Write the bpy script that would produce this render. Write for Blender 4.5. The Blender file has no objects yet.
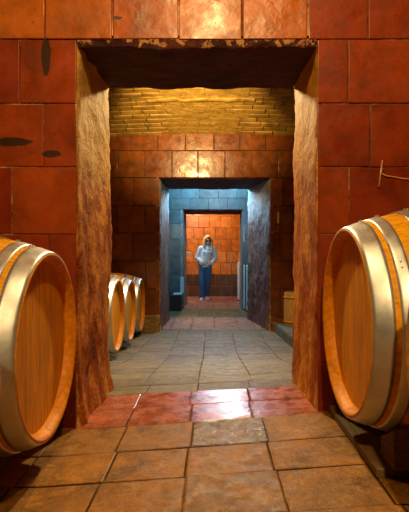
import bpy, bmesh, math, random
from mathutils import Vector, noise, Matrix
random.seed(7)
S = bpy.context.scene
COL = S.collection
PI = math.pi
F = 500.0            # focal length in pixels of the 409x512 frame
VX, VY = 213.0, 249.0
H = 0.88             # camera height over the front floor

def W(px, py, d):    # a point seen at a pixel, at depth d
    return Vector(((px - VX) * d / F, d, H + (VY - py) * d / F))

# ------------------------------------------------------------------ linking
def link_mesh(name, bm, mats, parent=None, smooth=False, loc=None):
    me = bpy.data.meshes.new(name)
    bm.normal_update()
    bm.to_mesh(me); bm.free()
    o = bpy.data.objects.new(name, me)
    COL.objects.link(o)
    for m in (mats if isinstance(mats, (list, tuple)) else [mats]):
        me.materials.append(m)
    if smooth:
        me.polygons.foreach_set('use_smooth', [True] * len(me.polygons))
    if parent: o.parent = parent
    if loc: o.location = loc
    return o

def tag(o, label=None, cat=None, group=None, kind=None):
    if label: o['label'] = label
    if cat: o['category'] = cat
    if group: o['group'] = group
    if kind: o['kind'] = kind
    return o

def empty(name, loc, rz=0.0):
    o = bpy.data.objects.new(name, None)
    COL.objects.link(o)
    o.empty_display_size = .1
    o.location = loc; o.rotation_euler = (0, 0, rz)
    return o

def struct(name, bm, mats, smooth=False):
    o = link_mesh(name, bm, mats, smooth=smooth)
    o['kind'] = 'structure'
    return o

def copy_tree(o, parent=None):
    c = o.copy(); COL.objects.link(c)
    if parent: c.parent = parent
    for ch in list(o.children): copy_tree(ch, c)
    return c

# ------------------------------------------------------------------ shapes
def box(bm, x0, x1, y0, y1, z0, z1, bev=0.0, mi=0, jit=0.0, seg=1):
    v = [bm.verts.new((x + random.uniform(-jit, jit), y + random.uniform(-jit, jit), z + random.uniform(-jit, jit)))
         for x in (x0, x1) for y in (y0, y1) for z in (z0, z1)]
    fs = []
    for q in ((0, 1, 3, 2), (4, 6, 7, 5), (0, 4, 5, 1), (2, 3, 7, 6), (0, 2, 6, 4), (1, 5, 7, 3)):
        f = bm.faces.new([v[i] for i in q]); f.material_index = mi; fs.append(f)
    if bev > 0:
        es = set(e for f in fs for e in f.edges)
        bmesh.ops.bevel(bm, geom=list(es), offset=bev, segments=seg, affect='EDGES', material=-1, profile=.6)
    return fs

def cyl(bm, p0, p1, r0, r1=None, n=12, caps=True, mi=0):
    p0, p1 = Vector(p0), Vector(p1)
    r1 = r0 if r1 is None else r1
    d = (p1 - p0).normalized()
    a = d.orthogonal().normalized(); b = d.cross(a)
    A, B = [], []
    for i in range(n):
        t = 2 * PI * i / n
        u = a * math.cos(t) + b * math.sin(t)
        A.append(bm.verts.new(p0 + u * r0)); B.append(bm.verts.new(p1 + u * r1))
    for i in range(n):
        j = (i + 1) % n
        bm.faces.new((A[i], A[j], B[j], B[i])).material_index = mi
    if caps:
        bm.faces.new(A[::-1]).material_index = mi; bm.faces.new(B).material_index = mi

def tube(bm, pts, r, n=8):
    pts = [Vector(p) for p in pts]
    rings = []
    for i, p in enumerate(pts):
        d = (pts[min(i + 1, len(pts) - 1)] - pts[max(i - 1, 0)]).normalized()
        a = d.cross(Vector((0.31, 0.2, 0.93))).normalized(); b = d.cross(a)
        rings.append([bm.verts.new(p + (a * math.cos(2 * PI * k / n) + b * math.sin(2 * PI * k / n)) * r) for k in range(n)])
    for A, B in zip(rings, rings[1:]):
        for k in range(n):
            bm.faces.new((A[k], A[(k + 1) % n], B[(k + 1) % n], B[k]))
    bm.faces.new(rings[0][::-1]); bm.faces.new(rings[-1])

def ball(bm, c, rx, ry, rz, rot=None, n=14):
    m = Matrix.Translation(Vector(c)) @ (rot.to_4x4() if rot else Matrix()) @ Matrix.Diagonal((rx, ry, rz, 1))
    bmesh.ops.create_uvsphere(bm, u_segments=n, v_segments=max(8, n * 2 // 3), radius=1, matrix=m)

def lathe_x(bm, prof, n=96, mi=0):   # prof: closed loop of (x, r) turned round the X axis
    rings = []
    for k in range(n):
        t = 2 * PI * k / n
        rings.append([bm.verts.new((x, r * math.cos(t), r * math.sin(t))) for x, r in prof])
    m = len(prof)
    for k in range(n):
        A, B = rings[k], rings[(k + 1) % n]
        for i in range(m):
            j = (i + 1) % m
            bm.faces.new((A[i], A[j], B[j], B[i])).material_index = mi

def grid(bm, fn, nu, nv, mi=0, flip=False):
    vs = [[bm.verts.new(fn(i / nu, j / nv)) for j in range(nv + 1)] for i in range(nu + 1)]
    for i in range(nu):
        for j in range(nv):
            q = [vs[i][j], vs[i + 1][j], vs[i + 1][j + 1], vs[i][j + 1]]
            if flip: q.reverse()
            bm.faces.new(q).material_index = mi
    return vs

def fbm(p, o=4):
    return noise.fractal(Vector(p), 0.9, 2.1, o)

# ------------------------------------------------------------------ materials
class NT:
    def __init__(s, name):
        s.m = bpy.data.materials.new(name); s.m.use_nodes = True
        s.t = s.m.node_tree; s.n = s.t.nodes; s.b = s.n['Principled BSDF']
        s.tc = s.n.new('ShaderNodeTexCoord'); s.geo = s.n.new('ShaderNodeNewGeometry')
    def L(s, a, b): s.t.links.new(a, b)
    def mapping(s, scale=(1, 1, 1), src=None):
        mp = s.n.new('ShaderNodeMapping'); mp.inputs['Scale'].default_value = scale
        s.L(src or s.tc.outputs['Object'], mp.inputs['Vector']); return mp.outputs[0]
    def noise(s, scale, detail=4, rough=.55, dist=0, vec=None):
        n = s.n.new('ShaderNodeTexNoise'); n.inputs['Scale'].default_value = scale
        n.inputs['Detail'].default_value = detail; n.inputs['Roughness'].default_value = rough
        n.inputs['Distortion'].default_value = dist
        s.L(vec or s.tc.outputs['Object'], n.inputs['Vector']); return n.outputs['Fac']
    def ramp(s, fac, stops):
        r = s.n.new('ShaderNodeValToRGB'); s.L(fac, r.inputs[0]); e = r.color_ramp.elements
        while len(e) < len(stops): e.new(.5)
        for k, (p, c) in enumerate(stops):
            e[k].position = p
            c = (c, c, c) if isinstance(c, (int, float)) else c
            e[k].color = (*c[:3], 1)
        return r.outputs[0]
    def mix(s, fac, a, b, mode='MIX'):
        m = s.n.new('ShaderNodeMix'); m.data_type = 'RGBA'; m.blend_type = mode
        for sock, v in ((m.inputs[0], fac), (m.inputs[6], a), (m.inputs[7], b)):
            if isinstance(v, (int, float)): sock.default_value = v
            elif isinstance(v, tuple): sock.default_value = (*v[:3], 1)
            else: s.L(v, sock)
        return m.outputs[2]
    def math(s, op, a, b=0.0, clamp=False):
        m = s.n.new('ShaderNodeMath'); m.operation = op; m.use_clamp = clamp
        for i, v in enumerate((a, b)):
            if isinstance(v, (int, float)): m.inputs[i].default_value = v
            else: s.L(v, m.inputs[i])
        return m.outputs[0]
    def bump(s, h, strength=.4, dist=.01, prev=None):
        b = s.n.new('ShaderNodeBump'); b.inputs['Strength'].default_value = strength
        b.inputs['Distance'].default_value = dist; s.L(h, b.inputs['Height'])
        if prev: s.L(prev, b.inputs['Normal'])
        s.L(b.outputs[0], s.b.inputs['Normal']); return b.outputs[0]
    def set(s, k, v):
        if isinstance(v, (int, float)): s.b.inputs[k].default_value = v
        elif isinstance(v, tuple): s.b.inputs[k].default_value = (*v[:3], 1)
        else: s.L(v, s.b.inputs[k])
    def island(s): return s.geo.outputs['Random Per Island']
    def xyz(s):
        n = s.n.new('ShaderNodeSeparateXYZ'); s.L(s.tc.outputs['Object'], n.inputs[0]); return n.outputs

def tile_mat(name, cols, rough=.34, bump=.25, stains=(), spec=.5, mott=(.5, 1.32)):
    """Waxed clay tile: one colour per tile, cloudy mottling, scratches and dark spots."""
    t = NT(name)
    c = t.ramp(t.island(), [(i / max(1, len(cols) - 1), k) for i, k in enumerate(cols)])
    n1 = t.noise(5.5, 6, .62, .4)
    c = t.mix(1.0, c, t.ramp(n1, [(.28, mott[0]), (.55, 1.0), (.8, mott[1])]), 'MULTIPLY')
    n2 = t.noise(28, 5, .7)
    c = t.mix(t.ramp(n2, [(.60, 0.0), (.74, .55)]), c, tuple(x * .25 for x in cols[0]))
    n3 = t.noise(90, 3, .7)
    c = t.mix(t.ramp(n3, [(.66, 0.0), (.76, .30)]), c, (.46, .19, .05))
    if stains:
        x, y, z = t.xyz()
        wob = t.noise(22, 3)
        for (cx, cz, a, b) in stains:
            dx = t.math('DIVIDE', t.math('SUBTRACT', x, cx), a)
            dz = t.math('DIVIDE', t.math('SUBTRACT', z, cz), b)
            q = t.math('ADD', t.math('POWER', t.math('ABSOLUTE', dx), 1.6), t.math('POWER', t.math('ABSOLUTE', dz), 1.6))
            q = t.math('ADD', q, t.math('MULTIPLY', t.math('SUBTRACT', wob, .5), .9))
            c = t.mix(t.ramp(q, [(.75, .92), (1.0, 0.0)]), c, (.022, .014, .006))
    t.set('Base Color', c)
    t.set('Roughness', t.ramp(t.noise(9, 5, .6), [(.3, rough - .10), (.7, rough + .16)]))
    t.set('Specular IOR Level', spec)
    b = t.bump(t.noise(7, 3, .5), bump, .02)
    t.bump(t.noise(60, 4, .6), bump * .5, .004, b)
    return t.m

def rough_mat(name, stops, scale=3.0, rough=.8, bump=.6, chips=None, stretch=(1, 1, 1), extra=None, spec=.3):
    """Old plaster or stone: blotches running down, grain and pits."""
    t = NT(name)
    vec = t.mapping(stretch)
    c = t.ramp(t.noise(scale, 8, .66, .8, vec), stops)
    c = t.mix(1.0, c, t.ramp(t.noise(38, 5, .7), [(.3, .62), (.7, 1.2)]), 'MULTIPLY')
    if extra: c = extra(t, c)
    if chips:
        c = t.mix(t.ramp(t.noise(chips[1], 7, .7, 1.0), [(chips[2], 0.0), (chips[2] + .05, 1.0)]), c, chips[0])
    t.set('Base Color', c); t.set('Roughness', rough); t.set('Specular IOR Level', spec)
    b = t.bump(t.noise(9, 7, .65), bump, .03)
    t.bump(t.noise(70, 5, .7), bump * .6, .006, b)
    return t.m

RED = [(.17, .018, .002), (.27, .038, .004), (.21, .024, .003), (.31, .054, .005), (.19, .020, .002), (.28, .042, .004)]
def w_st(px, py, wpx, hpx):
    p = W(px, py, 2.6); return (p.x, p.z, wpx / 2 * 2.6 / F, hpx / 2 * 2.6 / F)
M = {}
M['tile_front'] = tile_mat('waxed_clay_tile', RED, .36, .25, spec=.22,
    stains=[w_st(46, 56, 11, 46), w_st(10, 142, 50, 10), w_st(51, 154, 22, 8)])
M['tile_glare'] = tile_mat('glare_tinted_tile', [(.34, .075, .006), (.42, .105, .008), (.38, .088, .007), (.32, .066, .006)], .30, .34, spec=.32, stains=[w_st(117, 18, 12, 4)])  # top row tinted orange: lamp glare put into the tile colour
M['tile_mid'] = tile_mat('glazed_clay_tile', [(.17, .038, .004), (.25, .064, .006), (.20, .048, .005), (.29, .085, .008)], .26, .24, spec=.30, mott=(.45, 1.35))
M['tile_unseen'] = tile_mat('low_bounce_tile', [(.06, .012, .005), (.09, .018, .007)], .5, .2)  # unseen walls coloured dark to cut the bounced light
M['tile_back'] = tile_mat('orange_clay_tile', [(.42, .11, .006), (.56, .17, .010), (.47, .13, .007), (.62, .20, .014)], .42, .25, mott=(.45, 1.4))
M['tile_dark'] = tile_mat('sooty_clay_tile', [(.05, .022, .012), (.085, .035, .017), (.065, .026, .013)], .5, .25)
M['stone_block'] = tile_mat('grey_stone_block', [(.085, .09, .09), (.13, .135, .13), (.10, .105, .10), (.15, .15, .14)], .6, .35, mott=(.6, 1.3))
M['mortar'] = rough_mat('pale_mortar', [(.34, (.05, .016, .006)), (.5, (.20, .085, .03)), (.62, (.60, .36, .15))], 5, .9, .5)
M['mortar_grey'] = rough_mat('grey_mortar', [(.3, (.06, .06, .055)), (.55, (.11, .11, .10)), (.75, (.18, .18, .16))], 9, .9, .5)
M['mortar_dark'] = rough_mat('brown_mortar', [(.3, (.045, .026, .014)), (.55, (.09, .055, .03)), (.75, (.18, .12, .06))], 9, .9, .5)

def floor_mat(name, cols, rough, dirt, spec=.5, bump=.5):
    t = NT(name)
    c = t.ramp(t.island(), [(i / (len(cols) - 1), k) for i, k in enumerate(cols)])
    c = t.mix(1.0, c, t.ramp(t.noise(6.5, 8, .70, .6), [(.30, .38), (.52, 1.0), (.74, 1.6)]), 'MULTIPLY')
    c = t.mix(t.ramp(t.noise(15, 9, .76, 1.2), [(.52, 0.0), (.62, .6)]), c, dirt)
    c = t.mix(t.ramp(t.noise(60, 4, .7), [(.55, 0.0), (.72, .7)]), c, tuple(x * .3 for x in cols[0]))
    t.set('Base Color', c); t.set('Specular IOR Level', spec)
    t.set('Roughness', t.ramp(t.noise(13, 6, .68), [(.32, rough - .16), (.66, rough + .2)]))
    b = t.bump(t.noise(10, 7, .66), bump, .015)
    t.bump(t.noise(75, 4, .65), bump * .6, .005, b)
    return t.m
M['floor_stone'] = floor_mat('worn_stone_tile', [(.11, .080, .034), (.17, .125, .055), (.13, .095, .040), (.19, .14, .060), (.145, .115, .055)], .50, (.27, .18, .085), .30, 1.0)
M['floor_clay'] = floor_mat('worn_clay_tile', [(.21, .082, .010), (.28, .108, .012), (.23, .094, .011), (.30, .122, .015), (.25, .102, .013)], .48, (.42, .21, .03), .22)
M['floor_red'] = floor_mat('polished_red_tile', [(.32, .070, .030), (.40, .10, .045), (.35, .08, .036)], .24, (.40, .18, .10), .6, .16)
M['floor_shine'] = floor_mat('shiny_worn_tile', [(.16, .075, .022), (.20, .095, .03)], .24, (.32, .20, .08), .9, 1.5)
M['floor_pink'] = floor_mat('worn_pink_tile', [(.26, .12, .085), (.33, .15, .10), (.29, .13, .09)], .34, (.40, .24, .17))
M['floor_joint'] = rough_mat('floor_joint', [(.3, (.03, .019, .010)), (.55, (.07, .045, .022)), (.75, (.22, .14, .07))], 7, .95, .4, spec=.04)

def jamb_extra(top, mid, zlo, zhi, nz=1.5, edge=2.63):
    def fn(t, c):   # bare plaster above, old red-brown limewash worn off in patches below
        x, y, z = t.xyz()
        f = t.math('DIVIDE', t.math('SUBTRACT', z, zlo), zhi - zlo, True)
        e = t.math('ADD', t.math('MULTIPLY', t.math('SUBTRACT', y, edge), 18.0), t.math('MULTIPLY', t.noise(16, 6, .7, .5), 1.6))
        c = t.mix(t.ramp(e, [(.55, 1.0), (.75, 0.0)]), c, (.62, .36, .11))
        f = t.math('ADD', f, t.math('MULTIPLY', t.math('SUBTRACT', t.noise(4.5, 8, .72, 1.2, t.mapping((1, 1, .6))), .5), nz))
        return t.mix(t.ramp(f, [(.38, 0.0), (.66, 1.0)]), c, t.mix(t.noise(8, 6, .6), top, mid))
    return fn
M['jamb_left'] = rough_mat('limewashed_plaster', [(.34, (.10, .016, .002)), (.48, (.36, .090, .009)), (.62, (.62, .25, .035))], 5.5, .75, 1.0,
                           chips=((.56, .34, .10), 9, .66), stretch=(1, 1, .5), extra=jamb_extra((.56, .31, .075), (.40, .18, .03), 1.05, 1.5), spec=.12)
M['jamb_right'] = rough_mat('ochre_plaster', [(.34, (.20, .034, .002)), (.48, (.42, .105, .006)), (.62, (.64, .26, .028))], 5.0, .7, .8,
                            chips=((.60, .33, .08), 10, .68), stretch=(1, 1, .4), extra=jamb_extra((.54, .25, .035), (.40, .13, .010), .9, 1.8), spec=.12)
def lip_extra(t, c):   # plaster broken off along the front arris
    x, y, z = t.xyz()
    e = t.math('ADD', t.math('MULTIPLY', t.math('SUBTRACT', y, 2.62), 22.0), t.math('MULTIPLY', t.noise(13, 7, .72, .8), 2.6))
    return t.mix(t.ramp(e, [(.95, 1.0), (1.15, 0.0)]), c, t.mix(t.noise(20, 5), (.20, .05, .015), (.52, .30, .10)))
M['soffit'] = rough_mat('shaded_lintel', [(.3, (.018, .002, .001)), (.55, (.055, .006, .002)), (.78, (.14, .026, .007))], 4.5, .75, .9,  # base colour darkened for the dim light under the lintels
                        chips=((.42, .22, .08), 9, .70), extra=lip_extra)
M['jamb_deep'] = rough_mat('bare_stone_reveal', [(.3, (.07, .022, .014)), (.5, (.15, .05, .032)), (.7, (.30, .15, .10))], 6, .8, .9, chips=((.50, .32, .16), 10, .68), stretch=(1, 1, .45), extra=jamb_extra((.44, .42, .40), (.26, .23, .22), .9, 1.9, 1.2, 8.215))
M['jamb_grey'] = rough_mat('grey_plaster_reveal', [(.3, (.16, .14, .14)), (.5, (.28, .25, .24)), (.7, (.42, .38, .36))], 5, .85, .6, stretch=(1, 1, .5))
M['plinth'] = rough_mat('crumbling_plinth', [(.3, (.10, .045, .015)), (.5, (.30, .15, .04)), (.7, (.50, .30, .09))], 7, .9, 1.0)
M['curb'] = rough_mat('curb_stone', [(.3, (.07, .065, .05)), (.55, (.14, .13, .10)), (.75, (.26, .23, .17))], 5, .8, .5)
M['brick'] = tile_mat('vault_brick', [(.40, .21, .030), (.52, .29, .045), (.45, .25, .036), (.58, .34, .06)], .55, .9, mott=(.4, 1.3))
M['vault_plaster'] = rough_mat('worn_vault_plaster', [(.3, (.34, .18, .028)), (.5, (.52, .30, .055)), (.7, (.66, .42, .10))], 6, .55, .8)

def wood_mat(name, cols, stretch, rough=.45, dark=.45):
    t = NT(name)
    c = t.ramp(t.island(), [(i / (len(cols) - 1), k) for i, k in enumerate(cols)])
    g = t.noise(3, 6, .62, .6, t.mapping(stretch))
    c = t.mix(1.0, c, t.ramp(g, [(.3, dark), (.5, 1.0), (.72, 1.25)]), 'MULTIPLY')
    g2 = t.noise(9, 4, .6, .2, t.mapping(stretch))
    c = t.mix(1.0, c, t.ramp(g2, [(.35, .75), (.6, 1.08)]), 'MULTIPLY')
    t.set('Base Color', c); t.set('Roughness', rough); t.set('Specular IOR Level', .18)
    t.bump(g2, .10, .003)
    return t.m
OAK = [(.72, .30, .005), (.78, .34, .007), (.74, .32, .005), (.82, .38, .010)]
M['oak_stave'] = wood_mat('oak_stave', OAK, (1.2, 14, 14), .42, .80)
M['oak_head'] = wood_mat('oak_head', [(.64, .245, .007), (.68, .265, .008), (.66, .255, .007), (.71, .285, .010)], (14, 9, .9), .45, .80)
M['oak_end'] = wood_mat('oak_end', [(.60, .205, .005), (.66, .235, .006)], (5, 5, 5), .5, .85)
M['oak_pale'] = wood_mat('pale_oak', [(.60, .30, .06), (.66, .35, .08)], (12, 12, 1), .5, .75)
M['plank'] = wood_mat('grimy_plank', [(.14, .085, .035), (.18, .11, .045)], (12, .8, 12), .7, .5)
t = NT('galvanised_steel')
t.set('Base Color', t.ramp(t.noise(7, 6, .6, .5), [(.3, (.50, .52, .56)), (.6, (.68, .71, .76)), (.8, (.78, .81, .86))]))
t.set('Metallic', .85); t.set('Roughness', t.ramp(t.noise(14, 5, .6), [(.3, .34), (.7, .52)]))
t.bump(t.noise(40, 3, .5), .06, .004); M['steel'] = t.m

def plain(name, col, rough=.6, metal=0, var=.25, sc=20):
    t = NT(name)
    t.set('Base Color', t.mix(1.0, col, t.ramp(t.noise(sc, 4), [(.3, 1 - var), (.7, 1 + var)]), 'MULTIPLY'))
    t.set('Roughness', rough); t.set('Metallic', metal)
    t.bump(t.noise(sc * 4, 3), .1, .003)
    return t.m
M['skin'] = plain('skin', (.55, .30, .20), .5, 0, .06)
M['denim_light'] = plain('washed_denim', (.42, .55, .66), .85, 0, .2, 45)
M['denim'] = plain('blue_denim', (.025, .09, .20), .85, 0, .35, 30)
M['hair'] = plain('blonde_hair', (.50, .31, .14), .5, 0, .35, 60)
M['lens'] = plain('dark_lens', (.01, .01, .012), .15)
M['canvas'] = plain('white_canvas', (.75, .75, .75), .7, 0, .08)
M['sole'] = plain('rubber_sole', (.6, .6, .58), .7, 0, .1)
M['button'] = plain('brass_button', (.5, .35, .12), .35, 1)
M['shirt'] = plain('dark_shirt', (.03, .035, .05), .85)
M['pale_metal'] = plain('pale_painted_metal', (.80, .78, .70), .4, 0, .12)
M['cream'] = plain('cream_glass', (.80, .60, .22), .3, 0, .1)
M['dark_box'] = plain('dark_brown_board', (.055, .028, .018), .6)
M['pale_board'] = plain('pale_board', (.50, .60, .62), .5, 0, .12)
M['iron'] = plain('dark_iron', (.03, .028, .025), .5, .6)
M['wire'] = plain('pale_wire', (.50, .22, .09), .5)
M['rod'] = plain('dull_copper', (.62, .32, .18), .4, .3)
M['hook'] = plain('cream_hook', (.75, .60, .48), .4)

# ------------------------------------------------------------------ floor levels
PROF = [(-6, -.88), (2.55, -.88), (3.15, -.889), (3.42, -.913), (4.3, -1.02), (5.6, -1.215), (6.7, -1.288), (7.7, -1.33), (8.2, -1.343), (9.7, -1.345), (15.5, -1.36)]
TILT = [(-6, .072), (2.55, .072), (3.4, .045), (6, .02), (8, 0), (15.5, 0)]
def lerp(tab, y):
    for (a, u), (b, v) in zip(tab, tab[1:]):
        if y <= b: return u + (v - u) * max(0, min(1, (y - a) / (b - a)))
    return tab[-1][1]
def zf(x, y):
    return H + lerp(PROF, y) + lerp(TILT, y) * max(-.68, min(.62, x))

# ------------------------------------------------------------------ floor
def floor_tiles(bm, y0, y1, cols, pitch, mi, gap=.0032, stag=0.0, lim=None):
    """Flagstones between y0 and y1 in the given columns, laid over the sloping ground."""
    for k, (x0, x1) in enumerate(zip(cols, cols[1:])):
        y = y0 - (stag * random.uniform(.0, 1))
        while y < y1 - .02:
            p = pitch * random.uniform(.92, 1.08)
            a, b = max(y, y0), min(y + p, y1)
            y += p
            if y1 - y < pitch * .35: b, y = y1, y1
            if b - a < .03: continue
            h = random.uniform(-.002, .002); ti = random.uniform(-.002, .002)
            g = gap * random.uniform(.6, 1.3)
            n = 6
            j = [random.uniform(-.002, .002) for _ in range(4)]
            def fn(u, v, a=a, b=b, h=h, ti=ti, g=g, x0=x0, x1=x1, j=j):
                xx = x0 + g + (x1 - x0 - 2 * g) * u + (j[0] if u == 0 else j[1] if u == 1 else 0)
                yy = a + g + (b - a - 2 * g) * v + (j[2] if v == 0 else j[3] if v == 1 else 0)
                e = min(u, 1 - u, v, 1 - v)
                d = -.0025 if e == 0 else 0
                if e == 0:
                    pass
                return Vector((xx, yy, zf(xx, yy) + h + ti * (u - .5) * 2 + d + .0025 * fbm((xx * 5, yy * 5, 1.3), 3)))
            # inner ring close to the edge gives a worn rounded arris
            def warp(q): return (0, .018, .35, .65, .986, 1)[int(round(q * 5))]
            grid(bm, lambda u, v: fn(warp(u), warp(v)), 5, 5, mi)

bm = bmesh.new()
def xs(vals): return vals
floor_tiles(bm, -1.2, 1.64, xs([-2.6, -2.2, -1.85, -1.48, -1.12, -.78, -.44, -.105, .25, .62, .98, 1.35, 1.7, 2.1, 2.6]), .32, 3, stag=.0)
for ya, yb, cc in ((1.64, 1.95, [-2.6, -2.2, -1.85, -1.48, -1.12, -.79, -.44, -.105, .25, .60, .98, 1.35, 1.7, 2.1, 2.6]),
                   (1.95, 2.24, [-2.6, -2.2, -1.85, -1.48, -1.12, -.78, -.43, -.11, .24, .62, .98, 1.35, 1.7, 2.1, 2.6]),
                   (2.24, 2.57, [-2.6, -2.2, -1.85, -1.48, -1.12, -.78, -.44, -.10, .25, .66, .98, 1.35, 1.7, 2.1, 2.6])):
    if ya == 2.24:   # the tile in front of the sill is worn to a shine
        floor_tiles(bm, ya, yb, cc[:8], yb - ya, 3); floor_tiles(bm, ya, yb, cc[7:9], .5, 5); floor_tiles(bm, ya, yb, cc[8:], yb - ya, 3)
    else: floor_tiles(bm, ya, yb, cc, yb - ya, 3)
floor_tiles(bm, 2.57, 2.87, [-.80, -.45, -.118, .205, .60], .40, 1)
floor_tiles(bm, 2.87, 3.15, [-.80, -.45, -.135, .215, .60], .45, 1)
floor_tiles(bm, 3.15, 3.42, [-.80, -.43, -.10, .24, .60], .45, 0)
for k in range(14):
    ya, yb = 3.42 + k * .342, 3.42 + (k + 1) * .342
    o = .03 * (k / 13)
    floor_tiles(bm, ya, yb, [-3.0, -2.55, -2.1, -1.7, -1.32, -.92 - o, -.49 - 2 * o, -.105 - .5 * o, .275 + o, .68 + 2.5 * o, 1.02, 1.45, 1.85, 2.25, 2.7, 3.0], .342, 0)
floor_tiles(bm, 8.21, 8.40, [-.95, -.5, -.05, .45, 1.0], .37, 0)
floor_tiles(bm, 8.40, 9.85, [-.95, -.72, -.38, .02, .44, .72, 1.0], .72, 4)
floor_tiles(bm, 9.85, 11.3, [-1.9, -1.5, -1.1, -.70, -.28, .14, .56, .95, 1.4, 1.9], .40, 0)
floor_tiles(bm, 11.3, 12.7, [-.72, -.36, 0, .36, .72], .36, 4)
floor_tiles(bm, 12.7, 14.4, [-2.2, -1.8, -1.45, -1.1, -.75, -.4, -.05, .3, .65, 1.0, 1.35, 1.7, 2.2], .36, 4)
# ground under the tiles, seen in the joints
grid(bm, lambda u, v: Vector((-3.3 + 6.6 * u, -5.2 + 19.9 * v, zf(-3.3 + 6.6 * u, -5.2 + 19.9 * v) - .0050)), 90, 200, 2)
struct('floor', bm, [M['floor_stone'], M['floor_red'], M['floor_joint'], M['floor_clay'], M['floor_pink'], M['floor_shine']], smooth=False)

# ------------------------------------------------------------------ tiled walls
def tiled(bm, y, rows, hole=None, mi=0, mj=1, thick=.02, gap=.004, dark=None):
    """rows: (z0, z1, joints). Tiles stand proud of the slab on its camera side (-y)."""
    for (za, zb, js) in rows:
        z0, z1 = min(za, zb), max(za, zb)
        if z1 - z0 < .02: continue
        for x0, x1 in zip(js, js[1:]):
            parts = [(x0, x1)]
            if hole and z0 < hole[3] - .02 and z1 > hole[2] + .02:
                parts = []
                if x0 < hole[0]: parts.append((x0, min(x1, hole[0])))
                if x1 > hole[1]: parts.append((max(x0, hole[1]), x1))
            for a, b in parts:
                if b - a < .025: continue
                g = gap * random.uniform(.4, 1.3)
                w = random.uniform(0, .004)
                fs = box(bm, a + g, b - g, y - thick - w, y, z0 + g, z1 - g, 0, dark(z0, z1, a) if dark else mi, .0022)
                es = [e for e in fs[2].edges]
                bmesh.ops.bevel(bm, geom=es, offset=.0045, segments=2, affect='EDGES', profile=.6)

def slab(bm, x0, x1, y0, y1, z0, z1, hole, mi=1):
    if hole:
        hx0, hx1, hz0, hz1 = hole
        box(bm, x0, hx0, y0, y1, z0, z1, 0, mi); box(bm, hx1, x1, y0, y1, z0, z1, 0, mi)
        box(bm, hx0, hx1, y0, y1, hz1, z1, 0, mi)
    else:
        box(bm, x0, x1, y0, y1, z0, z1, 0, mi)

# front wall (with the first doorway)
Y1, Y1B = 2.62, 3.40
def fx(px): return (px - VX) * 2.6 / F
def fz(py): return H + (VY - py) * 2.6 / F
D1 = (fx(76.5), fx(317.5), -1, fz(41))
rows = []
L0, R0 = fx(-220), fx(640)
def seq(a, b, step, off):
    out = [a]; x = a + off
    while x < b - .08: out.append(x); x += step
    return out + [b]
for k in range(3): rows.append((fz(-92 - 64 * (k + 1)), fz(-92 - 64 * k), [fx(v) for v in range(-200 - 30 * (k % 2), 660, 64)]))
rows.append((fz(-92), fz(-28), [fx(v) for v in range(-200, 660, 64)]))
rows.append((fz(-28), fz(39.5), [fx(v) for v in (-210, -146, -82, -19, 45, 112, 179, 242, 308, 368, 432, 496, 560, 640)]))
rows.append((fz(39.5), fz(103.5), [fx(v) for v in (-210, -150, -85, -42, 20, 76.5, 317.5, 348, 412, 474, 538, 640)]))
rows.append((fz(103.5), fz(167), [fx(v) for v in (-210, -146, -82, -18, 44, 76.5, 317.5, 370, 434, 497, 560, 640)]))
rows.append((fz(167), fz(234), [fx(v) for v in (-210, -180, -116, -52, 12, 76.5, 317.5, 349, 413, 475, 538, 640)]))
rows.append((fz(234), fz(298), [fx(v) for v in (-210, -146, -82, -18, 49, 76.5, 317.5, 370, 434, 497, 560, 640)]))
rows.append((fz(298), fz(362), [fx(v) for v in (-210, -180, -116, -52, 12, 76.5, 317.5, 349, 413, 475, 538, 640)]))
rows.append((fz(362), fz(432), [fx(v) for v in (-210, -146, -82, -18, 46, 76.5, 317.5, 380, 444, 507, 640)]))
bm = bmesh.new()
tiled(bm, Y1 - .013, rows, D1, 0, 1, gap=.0034, thick=.007, dark=lambda a, b, x: 2 if a > fz(45) and x < fx(300) else 0)  # glare-tinted tiles in the top row, left out where the glare fades at right
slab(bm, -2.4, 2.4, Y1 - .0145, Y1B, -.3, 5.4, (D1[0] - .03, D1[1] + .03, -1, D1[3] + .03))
struct('wall_front', bm, [M['tile_front'], M['mortar'], M['tile_glare']])

# middle wall (second doorway)
Y2, Y2B = 8.2, 9.7
def mx(px): return (px - VX) * 8.2 / F
def mz(py): return H + (VY - py) * 8.2 / F
D2 = (mx(160), mx(270), -1, mz(178))
def shift(vals, a=-8, b=8): return [mx(v) for v in vals]
rw = [(mz(134) - .02, mz(118), shift([50 + 27 * k for k in range(14)])),
      (mz(151), mz(133), shift([50, 77, 104, 131, 158, 185.5, 214, 240, 266, 293, 320, 347, 374, 401])),
      (mz(178), mz(151), shift([38, 65, 91, 118, 145, 172, 198, 225, 252, 278, 305, 332, 359, 386])),
      (mz(206), mz(178), shift([52, 79, 106, 133, 160, 270, 283, 310, 337, 364])),
      (mz(233), mz(206), shift([65, 92, 118, 145, 160, 270, 292, 319, 346, 373])),
      (mz(261), mz(233), shift([52, 79, 106, 133, 160, 270, 280, 307, 334, 361])),
      (mz(289), mz(261), shift([65, 92, 119, 146, 160, 270, 292, 319, 346, 373])),
      (mz(317), mz(289), shift([52, 79, 106, 133, 160, 270, 280, 307, 334, 361])),
      (mz(335), mz(317), shift([65, 92, 119, 146, 160, 270, 292, 319, 346, 373]))]
bm = bmesh.new()
tiled(bm, Y2, rw, D2, 0, 1, thick=.025, gap=.006)
slab(bm, -3.0, 3.0, Y2, Y2B, -.8, 3.6, (D2[0] - .03, D2[1] + .03, -1, D2[3] + .03))
struct('wall_middle', bm, [M['tile_mid'], M['mortar_dark']])

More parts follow.
